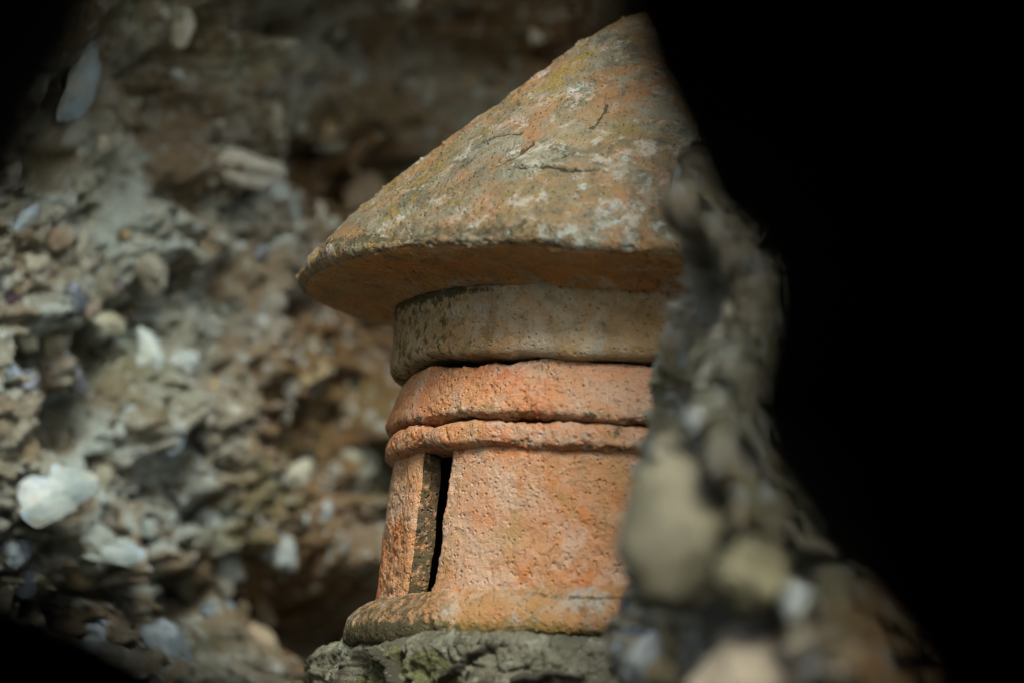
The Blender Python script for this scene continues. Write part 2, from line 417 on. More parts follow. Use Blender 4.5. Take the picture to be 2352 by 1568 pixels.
for i, c in enumerate(cr3):
    d = poly3(flat + .0010 * np.stack([fbm(flat, 200, 2, 50), fbm(flat, 200, 2, 51), fbm(flat, 200, 2, 52)], 1), c)
    wd = (.0019, .0017, .0011, .0010, .0011, .0010)[i]
    h -= (.0055, .0045, .003, .0022, .003, .002)[i] * sstep(wd * 1.7, wd * .3, d); alg_m = np.maximum(alg_m, 1.3 * sstep(wd * 1.6, wd * .5, d))
    h += .0012 * sstep(.012, .002, d) * (i < 2)
for c in under:
    d = poly3(flat + .0012 * np.stack([fbm(flat, 150, 2, 53)] * 3, 1), c); h -= .003 * sstep(.0016, .0004, d) * (fbm(flat, 60, 2, 54) > -.3)
h += .0042 * fbm(flat, 40, 4, 35, .6) * edge + .0012 * ridged(flat * np.array((1, 1, 2.2)), 34, 3, 36) * topside * .5
spk = worley(flat, 110, 61); h += .0019 * sstep(.22, .06, spk[0]) * (spk[2] < .30) * sstep(-.35, -.75, fx) * topside
moss_m = .42 * sstep(-.35, -1.0, fx) * topside + .25 * (fbm(flat, 9, 3, 46) > .15) * topside
moss_m = np.maximum(moss_m, .45 * sstep(420, 560, vv_))
N = grid_normals(V, True)
Vd = flat - h[:, None] * N.reshape(-1, 3)
hq = grid_quads(V.shape[0], V.shape[1], True)
hood = obj('hood', mesh_from('hood', Vd, hq, M_HOOD, masks=np.stack([alg_m, lich_m * .85 + .06 * topside, moss_m], 1)), pot,
           label='conical hood of mottled terracotta with lichen and cracks')
hood.data.materials.append(M_UNDER_BOUNCE)
hood.data.polygons.foreach_set('material_index', ((vv_[hq].mean(1) < -101) | ((rr_[hq].mean(1) < 640) & (vv_[hq].mean(1) < -60))).astype(np.int32))

# collar under the hood
def part(name, prof, mat, n, seed, amp=1.0, wob=.0014, warp=None, mk=None, nf=760, hextra=None, smooth=2, **kw):
    V, r, v, f = lathe(prof, phis(nf, 140), n, warp, smooth)
    flat = V.reshape(-1, 3)
    h = wob * fbm(flat, 9, 3, seed) + grain(flat, seed + 3, amp)
    if hextra is not None: h = h + hextra(flat, r.ravel(), v.ravel(), f.ravel(), V)
    N = grid_normals(V, True).reshape(-1, 3)
    mks = mk(flat, r.ravel(), v.ravel(), f.ravel()) if mk else np.zeros((len(flat), 3))
    return obj(name, mesh_from(name, flat - h[:, None] * N, grid_quads(V.shape[0], V.shape[1], True), mat, masks=mks), pot, **kw)

def collar_warp(r, v, f):
    low = sstep(-225, -275, v)
    v = v + low * (4 * np.sin(f * 5.2 + .6) + 3 * np.sin(f * 11 + 1) + 2 * np.sin(f * 23))
    return r + 3 * np.sin(f * 3 + 1), v, f
def collar_mk(p, r, v, f):
    a = .40 * np.exp(-((v + 145) / 12) ** 2) + .40 * sstep(-.62, -.95, f) + .18 * sstep(.1, .5, f)
    return np.stack([a, .30 * np.exp(-((f + .60) / .25) ** 2) * np.exp(-((v + 220) / 35) ** 2) + .1, .32 * sstep(-.3, -.8, f) + .12 + 0 * v], 1)
part('collar', [(545, -128), (572, -132), (580, -142), (576, -175), (573, -210), (574, -240), (578, -260), (574, -280), (558, -291), (520, -293), (480, -290)],
     M_COLLAR, 120, 71, .75, warp=collar_warp, mk=collar_mk, label='brown-grey collar below the hood')

# upper ring
def ring1_warp(r, v, f):
    top = sstep(-330, -296, v)
    gap = sstep(-1.15, -1.0, f) * sstep(-.50, -.62, f)
    v = v - top * (10 * gap + 2 * np.sin(f * 9 + 2) + 1.5 * np.sin(f * 19))
    low = sstep(-395, -420, v)
    v = v + low * (2 * np.sin(f * 6.3) + 2 * np.sin(f * 15 + 1))
    return r + 2 * np.sin(f * 4 + 2.2), v, f
def ring_mk(p, r, v, f):
    return np.stack([.42 * np.exp(-((v + 418) / 9) ** 2) + .30 * np.exp(-((v + 296) / 10) ** 2) + .12 * (fbm(p, 30, 2, 5) > .4),
                     .30 * np.exp(-((f + .30) / .12) ** 2) * np.exp(-((v + 375) / 22) ** 2) + .05, .16 * sstep(-.2, -.7, f) + .25 * np.exp(-((v + 405) / 14) ** 2)], 1)
def ring1_h(p, r, v, f, V):
    c = surf_uv(V, [(1240, 830), (1225, 865), (1214, 900), (1210, 950)])
    d = poly3(p + .0012 * np.stack([fbm(p, 120, 2, 83)] * 3, 1), c)
    return -.0022 * sstep(.0016, .0004, d) + .001 * fbm(p, 40, 3, 81) * sstep(-385, -405, v) * 1.5
part('ring_moulding', [(470, -293), (528, -294), (541, -300), (551, -326), (560, -354), (569, -384), (575, -404), (572, -419), (550, -426), (520, -428), (480, -428)],
     M_RING, 130, 81, 1.0, warp=ring1_warp, mk=ring_mk, hextra=ring1_h, label='upper ring moulding of bright orange terracotta')
def ring2_warp(r, v, f):
    top = sstep(-455, -432, v); gap = np.exp(-((f + .93) / .05) ** 2)
    v = v - top * (9 * gap + 3 * np.sin(f * 12))
    low = sstep(-462, -482, v)
    v = v + low * (3 * np.sin(f * 7 + 1.5) + 2 * np.sin(f * 17))
    return r + 3 * np.sin(f * 5 + .3), v, f
def ring2_mk(p, r, v, f):
    return np.stack([.44 * np.exp(-((v + 484) / 9) ** 2) + .34 * np.exp(-((v + 428) / 7) ** 2) + .45 * np.exp(-((f + .12) / .07) ** 2) * (v > -470),
                     .10 + .3 * np.exp(-((f + .3) / .2) ** 2), .22 * sstep(-.3, -.8, f) + .05], 1)
def ring2_h(p, r, v, f, V):
    e = 0
    for line in ([(1208, 965), (1200, 1000), (1206, 1035)], [(962, 1002), (956, 1025)], [(1022, 975), (1026, 1010)]):
        e = e - .002 * sstep(.0018, .0004, poly3(p + .0012 * np.stack([fbm(p, 120, 2, 93)] * 3, 1), surf_uv(V, line)))
    return e + .0009 * fbm(p, 38, 3, 91)
part('ring_moulding', [(480, -430), (520, -431), (552, -434), (567, -441), (573, -456), (573, -472), (567, -484), (545, -492), (515, -494), (480, -494)],
     M_RING, 90, 91, 1.1, warp=ring2_warp, mk=ring2_mk, hextra=ring2_h, label='lower ring moulding of tan terracotta')

# slotted shaft: outer wall, inner wall and the cut faces of four slots
def make_shaft():
    HALF = .098
    SLOTS = [-.975, -.975 + math.pi / 2, -.975 + math.pi, -.975 + 3 * math.pi / 2]
    nz = 210
    prof = [(545, -478), (549, -500), (553, -560), (554, -640), (553, -720), (554, -775), (557, -808), (564, -830)]
    pr = resample(prof, nz)
    vz = pr[:, 1]
    piers = []
    for k in range(4):
        f0, f1 = SLOTS[k] + HALF, SLOTS[k] + math.pi / 2 - HALF
        nfs = (560, 120, 90, 260)[k]
        t = np.linspace(0, 1, nfs)
        zz = np.stack([np.full(nz, k * 7.7), vz * .02, np.zeros(nz)], 1)
        eL = f0 + .005 * fbm(zz, 1.0, 4, 101) - .018 * sstep(-700, -830, vz); eR = f1 + .005 * fbm(zz + 3, 1.0, 4, 102) - .012 * sstep(-700, -830, vz)
        F = eL[:, None] * (1 - t) + eR[:, None] * t
        R = np.repeat(pr[:, :1], nfs, 1); Z = np.repeat(pr[:, 1:], nfs, 1)
        arc = np.minimum(F - eL[:, None], eR[:, None] - F) * 554           # px to the nearer cut edge
        R = R - 7 * np.exp(-arc / 5.0)
        V = np.stack([R * S * np.sin(F), -R * S * np.cos(F), (Z + 905) * VZ], -1)
        p = V.reshape(-1, 3)
        N = grid_normals(V).reshape(-1, 3)
        h = .0012 * fbm(p, 9, 3, 111) + grain(p, 112, .55 if k == 3 else .8) - .0012 * np.abs(fbm(p, 90, 3, 115))
        flake = sstep(.05, .35, fbm(p * np.array((1, 1, .8)), 28, 4, 118)); h += .0010 * flake
        p = p - h[:, None] * N
        ri = 498
        ni = 40
        ti = np.linspace(1, 0, ni)
        # cut face (outer right edge -> inner), inner wall, cut face back: one closed cross-section per row
        V = p.reshape(nz, nfs, 3)
        def wall_pt(rad, ff, zr):
            return np.stack([rad * S * np.sin(ff), -rad * S * np.cos(ff), (zr + 905) * VZ], -1)
        nc = 26
        a = np.linspace(0, 1, nc + 1)[1:]
        right = np.stack([V[:, -1] * (1 - q) + wall_pt(ri, eR, vz) * q for q in a], 1)
        inner = np.stack([wall_pt(ri, eR * q + eL * (1 - q), vz) for q in ti[1:-1]], 1)
        left = np.stack([wall_pt(ri, eL, vz) * (1 - q) + V[:, 0] * q for q in np.linspace(0, 1, nc + 1)[:-1]], 1)
        def rough(A, sd):
            fl = A.reshape(-1, 3); return (fl + .0016 * np.stack([fbm(fl, 60, 4, sd), fbm(fl, 60, 4, sd + 1), fbm(fl, 60, 4, sd + 2)], 1)).reshape(A.shape)
        sec = np.concatenate([V, rough(right, 121), rough(inner, 125), rough(left, 129)], 1)
        mk = np.zeros(sec.shape[:2] + (3,))
        vb = np.repeat(vz[:, None], sec.shape[1], 1)
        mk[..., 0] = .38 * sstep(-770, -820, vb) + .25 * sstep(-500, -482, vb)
        mk[:, nfs:, 0] += .62  # cut faces and inner wall darkened in colour as slot shade
        if k == 3:      # narrow pier left of the seen slot
            mk[..., 2] = .22; mk[..., 1] += .28 * sstep(-740, -800, vb)
        else:
            mk[:, :nfs, 1] = .16; mk[..., 2] = .10 * sstep(.3, 0, np.repeat(np.linspace(0, 1, sec.shape[1])[None], nz, 0))
        piers.append((sec, mk))
    verts, faces, marks, off = [], [], [], 0
    for sec, mk in piers:
        nr, nc = sec.shape[:2]
        verts.append(sec.reshape(-1, 3)); marks.append(mk.reshape(-1, 3)); faces.append(grid_quads(nr, nc, True) + off); off += nr * nc
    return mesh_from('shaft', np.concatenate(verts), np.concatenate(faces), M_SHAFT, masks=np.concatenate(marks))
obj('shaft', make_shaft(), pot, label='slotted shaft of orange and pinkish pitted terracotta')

# base flange
def fl_warp(r, v, f):
    return r + 5 * np.sin(f * 4 + 1) + 5 * np.sin(f * 9) * sstep(-850, -880, v), v + 4 * np.sin(f * 5) * sstep(-840, -800, v) + 36 * sstep(-1.0, .1, f) * sstep(2.6, 1.2, f), f
def fl_mk(p, r, v, f):
    return np.stack([.50 * np.exp(-((v + 812) / 9) ** 2) * sstep(-.7, -.2, f) + .42 * sstep(-.5, -.9, f) + .36 * sstep(-868, -895, v) + .08,
                     .22 * sstep(-.8, -1.2, f) + .05, .25 + .35 * sstep(-855, -890, v)], 1)
part('base_flange', [(440, -806), (540, -806), (562, -810), (582, -822), (600, -838), (614, -858), (622, -880), (624, -905), (610, -925), (500, -930)],
     M_FLANGE, 150, 131, 1.2, wob=.002, warp=fl_warp, mk=fl_mk, hextra=lambda p, r, v, f, V: .0016 * fbm(p, 45, 4, 133))

# ------------------------------------------------------------------ stone block under the pot
def make_block():
    # a rough block: rounded-rectangle cross-section rows from the ground up, closed on top
    cx, cy = POT[0] + .02, POT[1] + .03
    hw, hd, rad = 705 * S, 690 * S, .05
    ang = phis(1000, 160)
    n = 9.0
    cs, sn = np.cos(ang - math.pi / 2), np.sin(ang - math.pi / 2)
    rot = math.radians(24)
    def ring(q):
        x = np.sign(cs) * np.abs(cs) ** .62; y = np.sign(sn) * np.abs(sn) ** .62
        return x * hw * q, y * hd * q
    top = BASE_Z + .001
    zs = np.concatenate([np.linspace(0, top - .16, 40, endpoint=False), np.linspace(top - .16, top - .008, 230)])
    rows = []
    for z in zs:
        q = 1.03 - .022 * math.exp(-(top - z) / .012)
        x, y = ring(q); rows.append(np.stack([x, y, np.full_like(x, z)], 1))
    for q in np.linspace(.985, .0, 110) ** 1.0:
        x, y = ring(q); rows.append(np.stack([x, y, np.full_like(x, top + .004 * (1 - q))], 1))
    V = np.array(rows)
    V[..., 2] += .011 * sstep(-.16, .06, V[..., 0]) * sstep(top - .3, top - .02, V[..., 2])
    c, s = math.cos(rot), math.sin(rot)
    V = np.stack([V[..., 0] * c - V[..., 1] * s + cx, V[..., 0] * s + V[..., 1] * c + cy, V[..., 2]], -1)
    p = V.reshape(-1, 3); N = -grid_normals(V, True).reshape(-1, 3)
    side = sstep(top - .002, top - .02, p[:, 2])
    q = p + .004 * np.stack([fbm(p, 26, 3, 140 + i) for i in range(3)], 1)
    wc = worley(q + .006 * np.stack([fbm(p, 40, 3, 154 + i) for i in range(3)], 1), 30, 144)
    h = .013 * fbm(p, 12, 3, 141) * (.15 + .85 * side) + .010 * (wc[2] - .5) * sstep(.0, .12, wc[1]) * side
    h += .0038 * fbm(p, 55, 3, 148) * (.4 + .6 * side) + .0020 * fbm(p, 190, 3, 149, .65) - .008 * sstep(.35, .7, fbm(q, 42, 3, 150)) * side
    bx, by, bd = project(p)
    crack = np.full(len(p), 9.0)
    for line in ([(985, 1568), (1050, 1540), (1085, 1500), (1125, 1470)], [(1375, 1448), (1398, 1478), (1410, 1520)], [(860, 1490), (900, 1520), (915, 1568)], [(1180, 1568), (1260, 1540), (1330, 1548)]):
        pts = []
        for (x, y) in line:
            c = np.nonzero((bx - x) ** 2 + (by - y) ** 2 < 100)[0]
            if len(c): pts.append(p[c[np.argmin(bd[c])]])
        if len(pts) > 1: crack = np.minimum(crack, poly3(p + .003 * np.stack([fbm(p, 70, 3, 156 + i) for i in range(3)], 1), pts))
    h -= .009 * sstep(.0042, .0010, crack)
    wl = (None, np.where(crack < .0035, 0.0, .06 + wc[1]))
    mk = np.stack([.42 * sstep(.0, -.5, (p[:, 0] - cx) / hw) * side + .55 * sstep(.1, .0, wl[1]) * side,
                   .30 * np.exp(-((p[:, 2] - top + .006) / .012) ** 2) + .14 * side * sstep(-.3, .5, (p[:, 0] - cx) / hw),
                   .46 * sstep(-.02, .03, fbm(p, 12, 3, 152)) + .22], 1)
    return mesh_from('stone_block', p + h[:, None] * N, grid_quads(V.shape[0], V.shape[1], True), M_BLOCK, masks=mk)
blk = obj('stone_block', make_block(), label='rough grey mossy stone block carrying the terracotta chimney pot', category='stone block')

# ------------------------------------------------------------------ loose pieces set in the walls
def ico(level):
    bm_ = bpy.data.meshes.new('t'); import bmesh
    b = bmesh.new(); bmesh.ops.create_icosphere(b, subdivisions=level, radius=1); b.to_mesh(bm_); b.free()
    v = np.empty(len(bm_.vertices) * 3, np.float32); bm_.vertices.foreach_get('co', v)
    f = np.empty(len(bm_.polygons) * 3, np.int32); bm_.polygons.foreach_get('vertices', f)
    bpy.data.meshes.remove(bm_)
    return v.reshape(-1, 3).astype(float), f.reshape(-1, 3)
ICO = ico(4)
_cache = {}
def stone_mesh(kind, var, mat):
    key = (kind, var, mat.name)
    if key in _cache: return _cache[key]
    v, f = ICO; v = v.copy(); r = np.random.default_rng(900 + var * 13 + len(kind))
    if kind == 'flint':
        for _ in range(9):
            n = r.normal(size=3); n /= np.linalg.norm(n); c = r.uniform(.5, .85)
            d = v @ n; v = np.where((d > c)[:, None], v - ((d - c) * .97)[:, None] * n, v)
        v = v * (1 + .07 * fbm(v + var * 5, 1.6, 3, var))[:, None]
    elif kind == 'rubble':
        for _ in range(6):
            n = r.normal(size=3); n /= np.linalg.norm(n); c = r.uniform(.55, .85)
            d = v @ n; v = np.where((d > c)[:, None], v - ((d - c) * .8)[:, None] * n, v)
        v = v * (1 + .24 * fbm(v + var * 5, 1.7, 5, var, .6))[:, None] + .11 * np.stack([fbm(v + var, 4, 4, 7 + i, .6) for i in range(3)], 1)
    else:
        v = v * (1 + .15 * fbm(v + var * 5, 1.1, 3, var))[:, None] + .03 * np.stack([fbm(v + var, 5, 3, 3 + i) for i in range(3)], 1)
    me = mesh_from(kind + '_stone', v, f, mat); _cache[key] = me
    return me
def shell_mesh(var, stretch):
    key = ('shell', var)
    if key in _cache: return _cache[key]
    nr, na = 26, 72
    t = np.linspace(0.02, 1, nr)[:, None]; a = np.linspace(0, 2 * math.pi, na, endpoint=False)[None]
    out = 1 + .14 * np.sin(2 * a + var) + .10 * np.sin(3 * a + 2 * var) + .05 * np.sin(5 * a + 1.3 * var) + .03 * np.sin(11 * a + var)
    rr = t * out
    x = rr * np.cos(a) * stretch[0]; y = rr * np.sin(a) * stretch[1]
    z = .30 * (1 - t ** 2) + .012 * np.sin(t * 17 + 1.6 * np.sin(3 * a) + np.sin(2 * a)) * t + .06 * np.sin(2 * a + 1) * t - .05 * np.sin(5 * a) * t ** 3
    topv = np.stack([x, y, z + 0 * x], -1); bot = np.stack([x * .99, y * .99, z - .09 * (1.2 - t * .6) + 0 * x], -1)
    q1 = grid_quads(nr, na, True); q2 = grid_quads(nr, na, True, True) + nr * na
    k = np.arange(na); o = (nr - 1) * na
    rim = np.stack([o + k, o + nr * na + k, o + nr * na + (k + 1) % na, o + (k + 1) % na], 1)
    # close the small hole at the middle
    me = mesh_from('oyster_shell', np.concatenate([topv.reshape(-1, 3), bot.reshape(-1, 3)]), np.concatenate([q1, q2, rim]), M_SHELL)
    _cache[key] = me; return me
def set_piece(name, me, parent, pos, n, size, spin=0.0, up=(0, 0, 1), **kw):
    """a piece whose local z looks along n; size = half extents along (right, up, out)"""
    z = Vector(n).normalized(); x = Vector(up).cross(z).normalized(); y = z.cross(x)
    Rm = Matrix((x, y, z)).transposed() @ Matrix.Rotation(spin, 3, 'Z')
    o = obj(name, me, parent, **kw)
    o.matrix_world = Matrix.Translation(tuple(map(float, pos))) @ Rm.to_4x4() @ Matrix.Diagonal((*size, 1))
    return o

# ------------------------------------------------------------------ rubble wall behind and left of the pot
A = np.array((-1176 * K * 3.50 / W0, 3.50)); Bp = np.array((-276 * K * 3.80 / W0, 3.80))
WD = (Bp - A) / np.linalg.norm(Bp - A); WN = np.array((WD[1], -WD[0]))
def wall_uz(px, py):
    """where the sight line of a measuring pixel meets the wall's mean plane"""
    d = P(px, py, 1.0) - CAM
    t = ((A - CAM[:2]) @ WN) / (d[..., :2] @ WN)
    q = CAM + d * t[..., None] if np.ndim(t) else CAM + d * t
    return (q[..., :2] - A) @ WD, q[..., 2]
def wpt(px, py): return np.array([float(k) for k in wall_uz(np.float64(px), np.float64(py))])
recess = [((980, 130), .10, .020, .06), ((720, 90), .07, .018, .06), ((1250, 80), .06, .02, .05), ((800, 400), .040, .05, .02),
          ((720, 1420), .07, .03, .07), ((880, 1480), .09, .03, .09), ((830, 790), .06, .05, .05), ((420, 470), .05, .014, .035), ((360, 250), .035, .018, .045),
          ((330, 640), .05, .014, .03), ((640, 1030), .018, .018, .03), ((540, 60), .05, .02, .06), ((690, 380), .03, .03, .03), ((190, 1410), .05, .012, .03), ((560, 1330), .03, .02, .03)]
recess = [(wpt(*c), a, b, dp) for c, a, b, dp in recess]
bulge = [((290, 570), .050, .035, .030), ((480, 420), .06, .02, .022), ((640, 540), .035, .04, .020), ((330, 920), .05, .035, .022), ((600, 1150), .06, .05, .016), ((330, 1330), .05, .03, .02)]
bulge = [(wpt(*c), a, b, dp) for c, a, b, dp in bulge]
def wall_h(uz):
    u, z = uz[:, 0], uz[:, 1]
    p = np.stack([u, z, np.zeros_like(u)], 1)
    q = p + .012 * np.stack([fbm(p, 22, 3, 201), fbm(p, 22, 3, 202), 0 * u], 1)
    h = .022 * fbm(p, 6, 3, 211) + .028 * (billow(q, 12, 3, 205) - .45) + .024 * fbm(q, 11, 4, 227, .6) + .013 * (billow(q, 34, 3, 225, .6) - .4)
    h += .006 * (billow(p, 80, 2, 209) - .4) + .004 * fbm(p, 170, 2, 214)
    h -= .048 * sstep(.22, .55, fbm(q, 13, 3, 217)) + .013 * sstep(.28, .6, fbm(q, 40, 3, 218))
    for c, a, b, dp in recess: h -= dp * np.exp(-((u - c[0]) / a) ** 2 - ((z - c[1]) / b) ** 2)
    for c, a, b, dp in bulge: h += dp * np.exp(-(((u - c[0]) / a) ** 2 + ((z - c[1]) / b) ** 2) ** 1.5)
    h += .36 * sstep(1.14, 1.46, z + .03 * fbm(p, 5, 2, 219))          # unseen lean-out overhead, depth set to shade the wall top
    return h
def spread(lo, a, b, hi, nl, nm, nr_):
    return np.concatenate([np.linspace(lo, a, nl, endpoint=False), np.linspace(a, b, nm, endpoint=False), np.linspace(b, hi, nr_)])
us = spread(-1.35, -.12, .80, 1.9, 70, 520, 60); zs = spread(-.02, .62, 1.30, 1.62, 40, 400, 70)
U, Z = np.meshgrid(us, zs)
uz = np.stack([U.ravel(), Z.ravel()], 1); H = wall_h(uz)
def wall_pos(u, z, h): return np.stack([A[0] + u * WD[0] + h * WN[0], A[1] + u * WD[1] + h * WN[1], z], -1)
WV = wall_pos(uz[:, 0], uz[:, 1], H)
wpx, wpy, _ = project(WV)
pp = np.stack([uz[:, 0], uz[:, 1], 0 * U.ravel()], 1)
def near(c, rx, ry):
    q = wpt(*c); return np.exp(-((uz[:, 0] - q[0]) / rx) ** 2 - ((uz[:, 1] - q[1]) / ry) ** 2)
brown = np.clip(.9 * near((820, 400), .06, .06) + .75 * near((1000, 80), .25, .04) + .9 * near((760, 1430), .12, .05) + .95 * near((860, 900), .11, .16) + .6 * near((640, 980), .08, .14) + .5 * near((500, 250), .08, .06)
                + .25 * sstep(.1, .5, fbm(pp, 8, 3, 231)), 0, 1)
palem = np.clip(.30 * near((330, 1000), .09, .06) + .35 * near((420, 1200), .10, .05) + .30 * near((640, 540), .05, .06) + .2 * near((250, 560), .07, .06), 0, 1)
rw = mesh_from('rubble_wall', WV, grid_quads(len(zs), len(us)), M_MORTAR, masks=np.stack([0 * brown, palem, brown], 1))
rubble = obj('rubble_wall', rw, label='rough flint and rubble wall with oyster shells behind the chimney pot', category='wall', kind='thing')
WN3 = np.array((WN[0], WN[1], 0.0))
_, _, wpd = project(WV)
def on_wall(px, py, out=0.0):
    d2 = (wpx - px) ** 2 + (wpy - py) ** 2
    c = np.nonzero(d2 < 120)[0]
    d = float(wpd[c].min()) if len(c) else float(wpd[np.argmin(d2)])
    return P(px, py, d - out)
WS = S * 3.62 / DIST
def wstone(px, py, hw, hh, mat, kind='rubble', name='stone', spin=None, out=0.0, thick=.6, var=None):
    m = stone_mesh(kind, int(rng.integers(0, 6)) if var is None else var, mat)
    sp = rng.uniform(0, 6.28) if spin is None else spin
    tilt = WN3 + rng.normal(0, .12, 3)
    return set_piece(name, m, rubble, on_wall(px, py, out), tilt, (hw * WS * 1.25, hh * WS, min(hw, hh) * WS * thick * 1.5), sp)
# shells
VIEW = np.array((0, -1, -.1))
set_piece('oyster_shell', shell_mesh(1, (1.0, .80)), rubble, on_wall(122, 1132, .012), WN3 * .5 + VIEW * .7 + np.array((0, 0, .25)), (86 * WS, 84 * WS, 50 * WS), .45, label='large pale oyster shell low on the wall')
set_piece('oyster_shell', shell_mesh(4, (.48, 1.0)), rubble, on_wall(182, 190, .016), WN3 * .3 + VIEW * .8 + np.array((.35, 0, 0)), (92 * WS, 92 * WS, 60 * WS), -.28, label='narrow pale blue shell high at the wall edge')
set_piece('oyster_shell', shell_mesh(2, (1.0, .72)), rubble, on_wall(262, 1268, -.004), WN3 * .4 + VIEW * .7 + np.array((0, 0, .5)), (66 * WS, 52 * WS, 40 * WS), .2, label='triangular buff shell under the large one')
# pieces that can be told apart
for a in [(545, 580, 26, 30, M_PALE), (640, 480, 60, 45, M_PALE), (655, 590, 42, 50, M_PALE), (595, 585, 22, 26, M_FLINT, 'flint'), (730, 610, 18, 20, M_PALE),
          (165, 690, 34, 42, M_FLINT, 'flint'), (28, 695, 38, 46, M_MAROON, 'flint'), (282, 640, 40, 16, M_MAROON, 'flint'), (175, 862, 44, 30, M_FLINT, 'flint'),
          (28, 852, 24, 24, M_BLUE, 'flint'), (70, 880, 26, 34, M_FLINT, 'flint'), (425, 830, 34, 36, M_PALE), (340, 815, 48, 36, M_PALE), (282, 845, 18, 24, M_BUFF),
          (300, 940, 80, 60, M_PALE), (402, 1010, 36, 24, M_BLUE, 'flint'), (485, 1185, 42, 44, M_PALE), (420, 1110, 20, 20, M_BROWN), (2, 968, 24, 46, M_BRICK),
          (228, 1470, 44, 48, M_BLUE), (378, 1500, 60, 70, M_BLUE), (180, 1325, 36, 36, M_BROWN, 'cobble'), (210, 560, 70, 60, M_BUFF), (330, 580, 80, 55, M_BUFF),
          (130, 770, 40, 36, M_BUFF), (330, 690, 45, 30, M_BUFF), (520, 700, 30, 22, M_PALE), (610, 745, 36, 24, M_PALE), (740, 1180, 30, 24, M_PALE), (700, 1190, 12, 12, M_PALE),
          (560, 390, 90, 40, M_BUFF), (450, 370, 60, 36, M_BUFF), (350, 130, 50, 36, M_BUFF), (420, 60, 40, 30, M_BUFF), (420, 180, 46, 30, M_PALE), (250, 330, 40, 26, M_BUFF),
          (300, 230, 30, 22, M_BUFF), (620, 260, 60, 26, M_BUFF), (780, 260, 70, 30, M_BROWN), (900, 220, 50, 30, M_BROWN), (1250, 60, 22, 60, M_BUFF), (1080, 185, 24, 18, M_BROWN),
          (760, 330, 40, 24, M_BUFF), (840, 460, 60, 70, M_BROWN, 'cobble'), (800, 930, 40, 40, M_BROWN), (560, 880, 50, 30, M_BUFF), (520, 960, 60, 34, M_BUFF), (650, 900, 40, 30, M_BUFF),
          (720, 860, 40, 22, M_BROWN), (560, 1090, 60, 26, M_BUFF), (680, 1090, 46, 30, M_BUFF), (820, 1060, 40, 60, M_BUFF), (860, 1250, 50, 40, M_BUFF), (640, 1260, 60, 40, M_PALE),
          (520, 1290, 46, 36, M_PALE), (330, 1200, 50, 30, M_PALE), (420, 1330, 56, 36, M_BUFF), (80, 620, 30, 36, M_BUFF), (60, 500, 40, 22, M_BLUE), (120, 480, 30, 30, M_BUFF),
          (100, 1000, 30, 36, M_BUFF), (170, 1010, 50, 40, M_BUFF), (60, 1040, 36, 40, M_BROWN), (230, 1080, 40, 36, M_BUFF), (30, 1270, 36, 40, M_BLUE), (60, 1340, 40, 36, M_FLINT, 'flint'),
          (600, 1480, 50, 36, M_BROWN), (720, 1320, 50, 26, M_BROWN), (800, 1500, 50, 30, M_BROWN), (500, 1400, 40, 26, M_BLUE), (600, 1400, 44, 22, M_BROWN), (20, 400, 30, 24, M_BUFF),
          (740, 500, 14, 40, M_BUFF), (480, 560, 30, 30, M_BROWN), (450, 620, 30, 24, M_BUFF), (400, 700, 30, 26, M_BUFF), (250, 740, 40, 30, M_BUFF), (60, 780, 30, 28, M_BUFF)]:
    px, py, hw, hh, mt = a[:5]
    wstone(px, py, hw, hh, mt, a[5] if len(a) > 5 else 'rubble', 'flint' if mt in (M_FLINT, M_MAROON, M_BLUE) else ('brick_fragment' if mt is M_BRICK else 'stone'), out=-.010 if max(hw, hh) < 50 else -.022)
# smaller fill
made = []
tries = 0
while len(made) < 45 and tries < 6000:
    tries += 1
    px, py = rng.uniform(-60, 1300), rng.uniform(-40, 1620); s_ = float(rng.choice([12, 16, 20, 26, 34], p=[.30, .28, .20, .14, .08]))
    if px > 930 and py > 250: continue
    if any((px - a) ** 2 + (py - b) ** 2 < (s_ + c) ** 2 * 1.3 for a, b, c in made): continue
    if (px - 122) ** 2 + (py - 1132) ** 2 < 100 ** 2 or (px - 182) ** 2 + (py - 190) ** 2 < 110 ** 2: continue
    made.append((px, py, s_))
    warm_zone = px > 600 or py < 250
    mt = (M_BUFF, M_BROWN, M_PALE, M_FLINT, M_BLUE)[int(rng.choice(5, p=(.50, .42, .03, .03, .02) if warm_zone else (.58, .20, .08, .09, .05)))]
    wstone(px, py, s_ * rng.uniform(.8, 1.4), s_, mt, 'flint' if mt in (M_FLINT, M_BLUE) else 'rubble', 'flint' if mt in (M_FLINT, M_BLUE) else 'stone', out=rng.uniform(-.016, -.006))

# ------------------------------------------------------------------ near wall: right jamb of the gap
ys = np.concatenate([np.linspace(-900, 250, 50, endpoint=False), np.linspace(250, 1700, 470), np.linspace(1720, 4200, 40)])
def tab(pts): 
    q = np.array(pts, float); return np.interp(ys, q[:, 0], q[:, 1])
edge_x = tab([(-900, 1700), (0, 1700), (250, 1660), (340, 1585), (370, 1560), (420, 1545), (470, 1533), (510, 1550), (555, 1585), (572, 1645), (600, 1605), (640, 1580), (700, 1560), (760, 1540), (800, 1522), (850, 1512), (900, 1520), (960, 1512),
              (1000, 1500), (1040, 1490), (1100, 1500), (1300, 1490), (1380, 1470), (1450, 1450), (1500, 1425), (1568, 1440), (1700, 1440), (4200, 1440)])
edge_d = tab([(-900, 2.88), (500, 2.90), (600, 2.92), (900, 2.92), (1100, 2.84), (1400, 2.86), (1568, 2.86), (4200, 2.8)])
mid_x = tab([(-900, 1760), (300, 1700), (400, 1625), (480, 1600), (540, 1650), (575, 1700), (620, 1745), (700, 1745), (800, 1735), (900, 1700), (960, 1680), (1050, 1690), (1130, 1720), (1230, 1800), (1300, 1890), (1400, 1950), (1568, 2010), (1700, 2050), (4200, 2300)])
